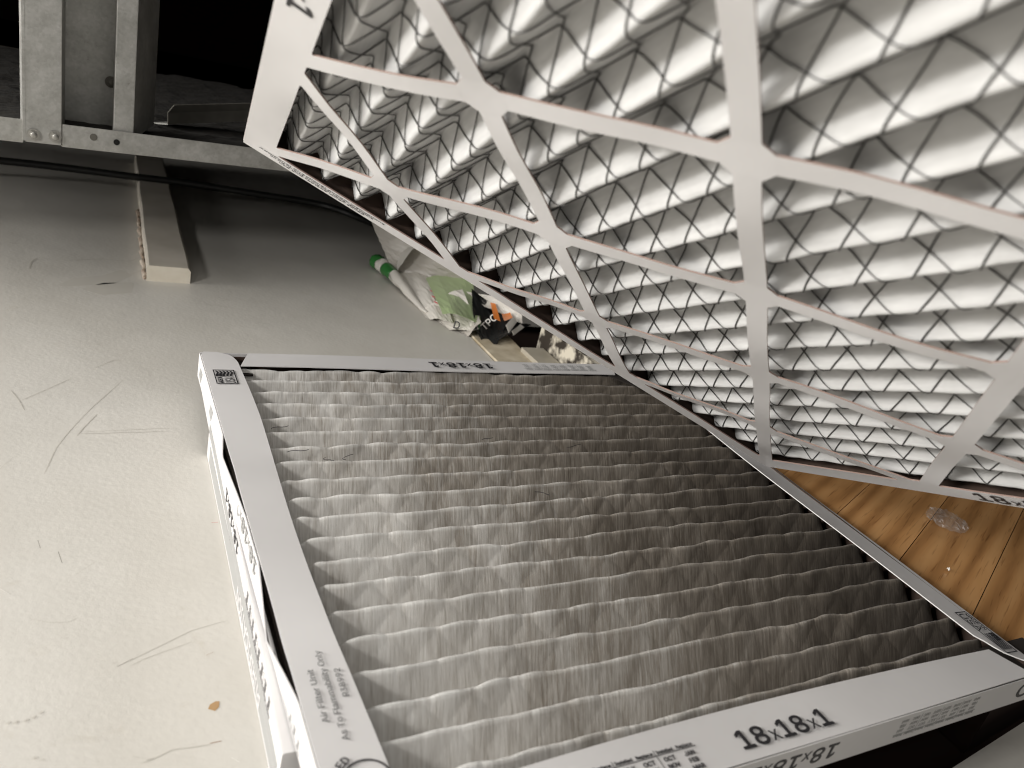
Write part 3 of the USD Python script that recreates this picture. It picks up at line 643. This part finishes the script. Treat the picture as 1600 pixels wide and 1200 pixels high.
# expanded wire mesh lying on the pleats in diamonds
ws = []
ny = G.shape[0]; yy = np.linspace(.004, S - .006, ny)
from scipy.ndimage import map_coordinates
Gn = np.cross(np.gradient(G, axis=1), np.gradient(G, axis=0)); Gn /= np.linalg.norm(Gn, axis=2, keepdims=True)
Gn = np.stack([np.clip(Gn[..., k], -1, 1) for k in range(3)], -1)
rw = random.Random(9)
for sgn in (1, -1):
    for k in range(-32, 49):
        v0 = k * .0265
        u = np.arange(.006, S - .008, PI_ / 26)
        v = v0 + sgn * (u - .2) * 1.83 + .0012 * np.sin(u * 170 + k) + .0006 * np.sin(u * 431 + 2 * k)
        ok = (v > .008) & (v < S - .008); u, v = u[ok], v[ok]
        if len(u) < 6: continue
        iy = (u - .004) / (S - .010) * (ny - 1); ix = (v - .0026) / (S - .0052) * (G.shape[1] - 1)
        P = np.stack([map_coordinates(G[..., c], [iy, ix], order=1) for c in range(3)], -1); N = np.stack([map_coordinates(Gn[..., c], [iy, ix], order=1) for c in range(3)], -1)
        P = P + N * .0009
        P[1:-1] = P[1:-1] * .5 + (P[:-2] + P[2:]) * .25
        ws.append(tube(P, .00034, 4))
tag(obj('wire_mesh', cat_(ws), 'wire', CF, True), kind='stuff')
cl = lambda m, v, u, xd, yd: lay(m, (v, u, .0002), xd, yd)
obj('size_lettering', cl(size_text(.0096, .066), .2165, .0078, (1, 0, 0), (0, 1, 0)), 'ink', CF)
obj('size_lettering', cl(size_text(.0096, .066), .228, S - .0092, (-1, 0, 0), (0, -1, 0)), 'ink', CF)
for k, (t_, w) in enumerate((('Additional directional airflow instructions', .085), ('on the reverse of this filter frame, read before', .070), ('use and replace when soiled', .058))):
    obj('fine_print', cl(words(t_, .0017, w), .0105 - .0028 * k, S - .052, (0, -1, 0), (1, 0, 0)), 'ink', CF)

# ================================================================ THE CRUMPLED BAG behind
def crumple(px, z, n=14, amp=.004, seed=0, th=.0003, fold=.35):
    """a crushed patch of film: corners (a quad of pixels each with its own height above the board) filled by a creased surface"""
    C = np.array([U(p, ZF + h) for p, h in zip(px, z)])
    s, t = np.meshgrid(np.linspace(0, 1, n), np.linspace(0, 1, n), indexing='ij')
    P = ((1 - s) * (1 - t))[..., None] * C[0] + (s * (1 - t))[..., None] * C[1] + (s * t)[..., None] * C[2] + ((1 - s) * t)[..., None] * C[3]
    rs = np.random.RandomState(seed); hgt = np.zeros_like(s)
    for _ in range(7):
        a = rs.rand() * np.pi; o = rs.rand(2); d = (s - o[0]) * np.cos(a) + (t - o[1]) * np.sin(a)
        hgt += rs.uniform(-1, 1) * np.abs(d)
    hgt -= hgt.mean(); hgt += rs.randn(n, n) * .012
    N = np.cross(C[1] - C[0], C[3] - C[0]); N /= np.linalg.norm(N)
    P = P + N * (hgt * amp * 2)[..., None] + rs.randn(n, n, 3) * amp * .03
    P[..., 2] = np.maximum(P[..., 2], ZF + .001)
    return slab(P, th)
BG = thing('crumpled_bag', 'crumpled green, white and black plastic bag lying on the board behind the filters', 'plastic bag', at=U((700, 470), ZF))
o_ = U((700, 470), ZF)
def bag(name, mesh, m, label=None, smooth=False):
    mesh.apply_translation(-o_); p = obj(name, mesh, m, BG, smooth)
    if label: tag(p, label)
bag('grey_panel', crumple([(586, 346), (622, 424), (735, 448), (765, 385)], [.060, .012, .022, .10], 18, .010, 1), 'bag_grey', 'greyish white film panel standing up')
bag('grey_panel', crumple([(600, 372), (612, 420), (640, 428), (650, 380)], [.040, .008, .016, .066], 10, .008, 21), 'bag_white')
bag('side_panel', crumple([(618, 420), (664, 492), (708, 502), (684, 424)], [.014, .004, .013, .022], 16, .007, 2), 'bag_white')
bag('green_panel', crumple([(664, 428), (692, 496), (752, 502), (735, 420)], [.024, .018, .022, .040], 12, .006, 3), 'bag_pale', 'pale green printed panel')
bag('folded_panel', crumple([(664, 484), (702, 514), (748, 510), (724, 462)], [.004, .002, .018, .026], 16, .007, 4), 'bag_white')
bag('tail_panel', crumple([(700, 500), (728, 524), (752, 516), (744, 484)], [.006, .002, .014, .020], 12, .005, 5), 'bag_grey')
bag('green_fold', crumple([(738, 494), (740, 516), (750, 520), (750, 496)], [.018, .008, .008, .020], 8, .003, 22), 'bag_green')
bag('black_panel', crumple([(733, 460), (742, 514), (777, 538), (797, 492)], [.034, .014, .004, .022], 16, .007, 6), 'bag_black')
bag('black_panel', crumple([(774, 535), (784, 503), (814, 492), (830, 508)], [.004, .018, .024, .010], 14, .006, 7), 'bag_black')
bag('white_panel', crumple([(725, 452), (760, 482), (818, 508), (815, 468)], [.032, .028, .020, .055], 16, .006, 8), 'bag_white')
bag('orange_print', crumple([(766, 472), (772, 498), (782, 502), (774, 474)], [.034, .030, .029, .036], 6, .001, 9), 'bag_orange')
bag('orange_print', crumple([(784, 490), (788, 503), (801, 498), (797, 488)], [.031, .028, .028, .033], 6, .001, 10), 'bag_orange')
bag('white_stripe', crumple([(790, 508), (795, 520), (808, 503), (802, 495)], [.026, .020, .026, .032], 5, .0006, 11), 'bag_white')
bag('white_stripe', crumple([(800, 517), (803, 524), (818, 512), (814, 506)], [.022, .017, .018, .022], 5, .0006, 12), 'bag_white')
# rolled hem with green end
h0 = U((588, 408), ZF + .012); h1 = U((668, 486), ZF + .006); hp = lambda s: h0 + (h1 - h0) * s + np.array([0, 0, .003 * math.sin(s * 5)])
def hem(s_):
    m = tube([hp(s) for s in s_], 0.0112 - .0085 * s_, 11); q = meshkit.noise(m.vertices * 160, 4)
    m.vertices += (q[:, None] - .5) * np.array([.0, .002, .004]); return m
for a, b, m in ((0, .10, 'bag_green'), (.10, .20, 'bag_white'), (.20, .36, 'bag_green'), (.36, 1.0, 'bag_white')):
    s_ = np.linspace(a, b, 8); bag('rolled_hem', hem(s_), m, None, True)
def bagtext(t, px, z, h, xd, m='scuff_white'):
    p = U(px, ZF + z); xd = np.array(xd, float); xd /= np.linalg.norm(xd)
    back_ = CAM - p; back_ /= np.linalg.norm(back_); yd = np.cross(back_, xd); yd /= np.linalg.norm(yd)
    m_ = lay(words(t, h, None, True), p + back_ * .006, xd, yd); bag('lettering', m_, m)
R_ = AX[0]; Dn = AX[1]
bagtext('TPC', (764, 503), .017, .0085, R_ * .75 - Dn * .7)
bagtext('D', (714, 508), .008, .009, R_ * .95 + Dn * .3, 'ink')
bagtext('MMO', (686, 484), .008, .0045, R_ * .95 - Dn * .2, 'ink')
for k in range(3):
    p0, p1 = U((668 + 4 * k, 456 + 9 * k), ZF + .014), U((684 + 3 * k, 463 + 9 * k), ZF + .015)
    bag('red_print', tube([p0 + [0, -.004, .004], p1 + [0, -.004, .004]], .0006, 4), 'red')

# ================================================================ wall foot beyond the bag
tag(obj('floor_trim', flat(Polygon([(.347, .052), (.392, .052), (.405, .30), (.347, .30)]), ZF - .018, .0205), 'trim'), 'raw beige trim strip along the board edge beneath the crumpled bag', 'trim strip')
tag(obj('skirting_piece', bx(.394, .425, .052, .17, ZF - .018, ZF + .008), 'skirting'), 'plain cream skirting piece beside the beige trim strip', 'skirting')
tag(obj('stained_skirting', bx(.428, .485, .055, .19, ZF - .018, ZF + .036), 'stain'), 'white wood block with brown black stains beyond the stack corner', 'skirting block')
tag(obj('skirting_end', bx(.487, .56, .055, .17, ZF - .018, ZF + .03), 'skirting'), 'clean white skirting end right of the stained block', 'skirting')

# ================================================================ scraps on the wood floor
def scrap(px, w, d, seed, n=22, amp=.004):
    c = U(px, ZW); rs = np.random.RandomState(seed)
    s, t = np.meshgrid(np.linspace(-1, 1, n), np.linspace(-1, 1, n), indexing='ij')
    r_ = 1 - .25 * rs.rand()
    x = s * w / 2 * (1 - .25 * t * t) + rs.randn(n, n) * w * .02; y = t * d / 2 * (1 - .2 * s * s) + rs.randn(n, n) * d * .02
    z = .0015 + amp * meshkit.fbm(np.stack([s * 3 + seed, t * 3, s * 0], -1), 3, seed) * (1.1 - np.maximum(abs(s), abs(t))) + np.abs(rs.randn(n, n)) * .0009
    a = .4; X = x * math.cos(a) - y * math.sin(a); Y = x * math.sin(a) + y * math.cos(a)
    G = np.stack([X + c[0], Y + c[1], z + ZW], -1)
    i = np.arange(n * n).reshape(n, n); Q = np.stack([i[:-1, :-1], i[1:, :-1], i[1:, 1:], i[:-1, 1:]], -1).reshape(-1, 4)
    return trimesh.Trimesh(G.reshape(-1, 3), np.vstack([Q[:, [0, 1, 2]], Q[:, [0, 2, 3]]]), process=False)
tag(obj('plastic_scrap', scrap((1478, 816), .040, .034, 2, 17, .006), 'film'), 'crinkled scrap of clear plastic film on the wood floor', 'plastic scrap')
cr = [(1480, 893), (1426, 803), (1447, 815)]
tag(obj('plastic_crumb', scrap((1480, 893), .003, .0025, 6, 5, .002), 'scuff_white'), 'tiny pale crumb on the wood floor below the plastic scrap', 'crumb')
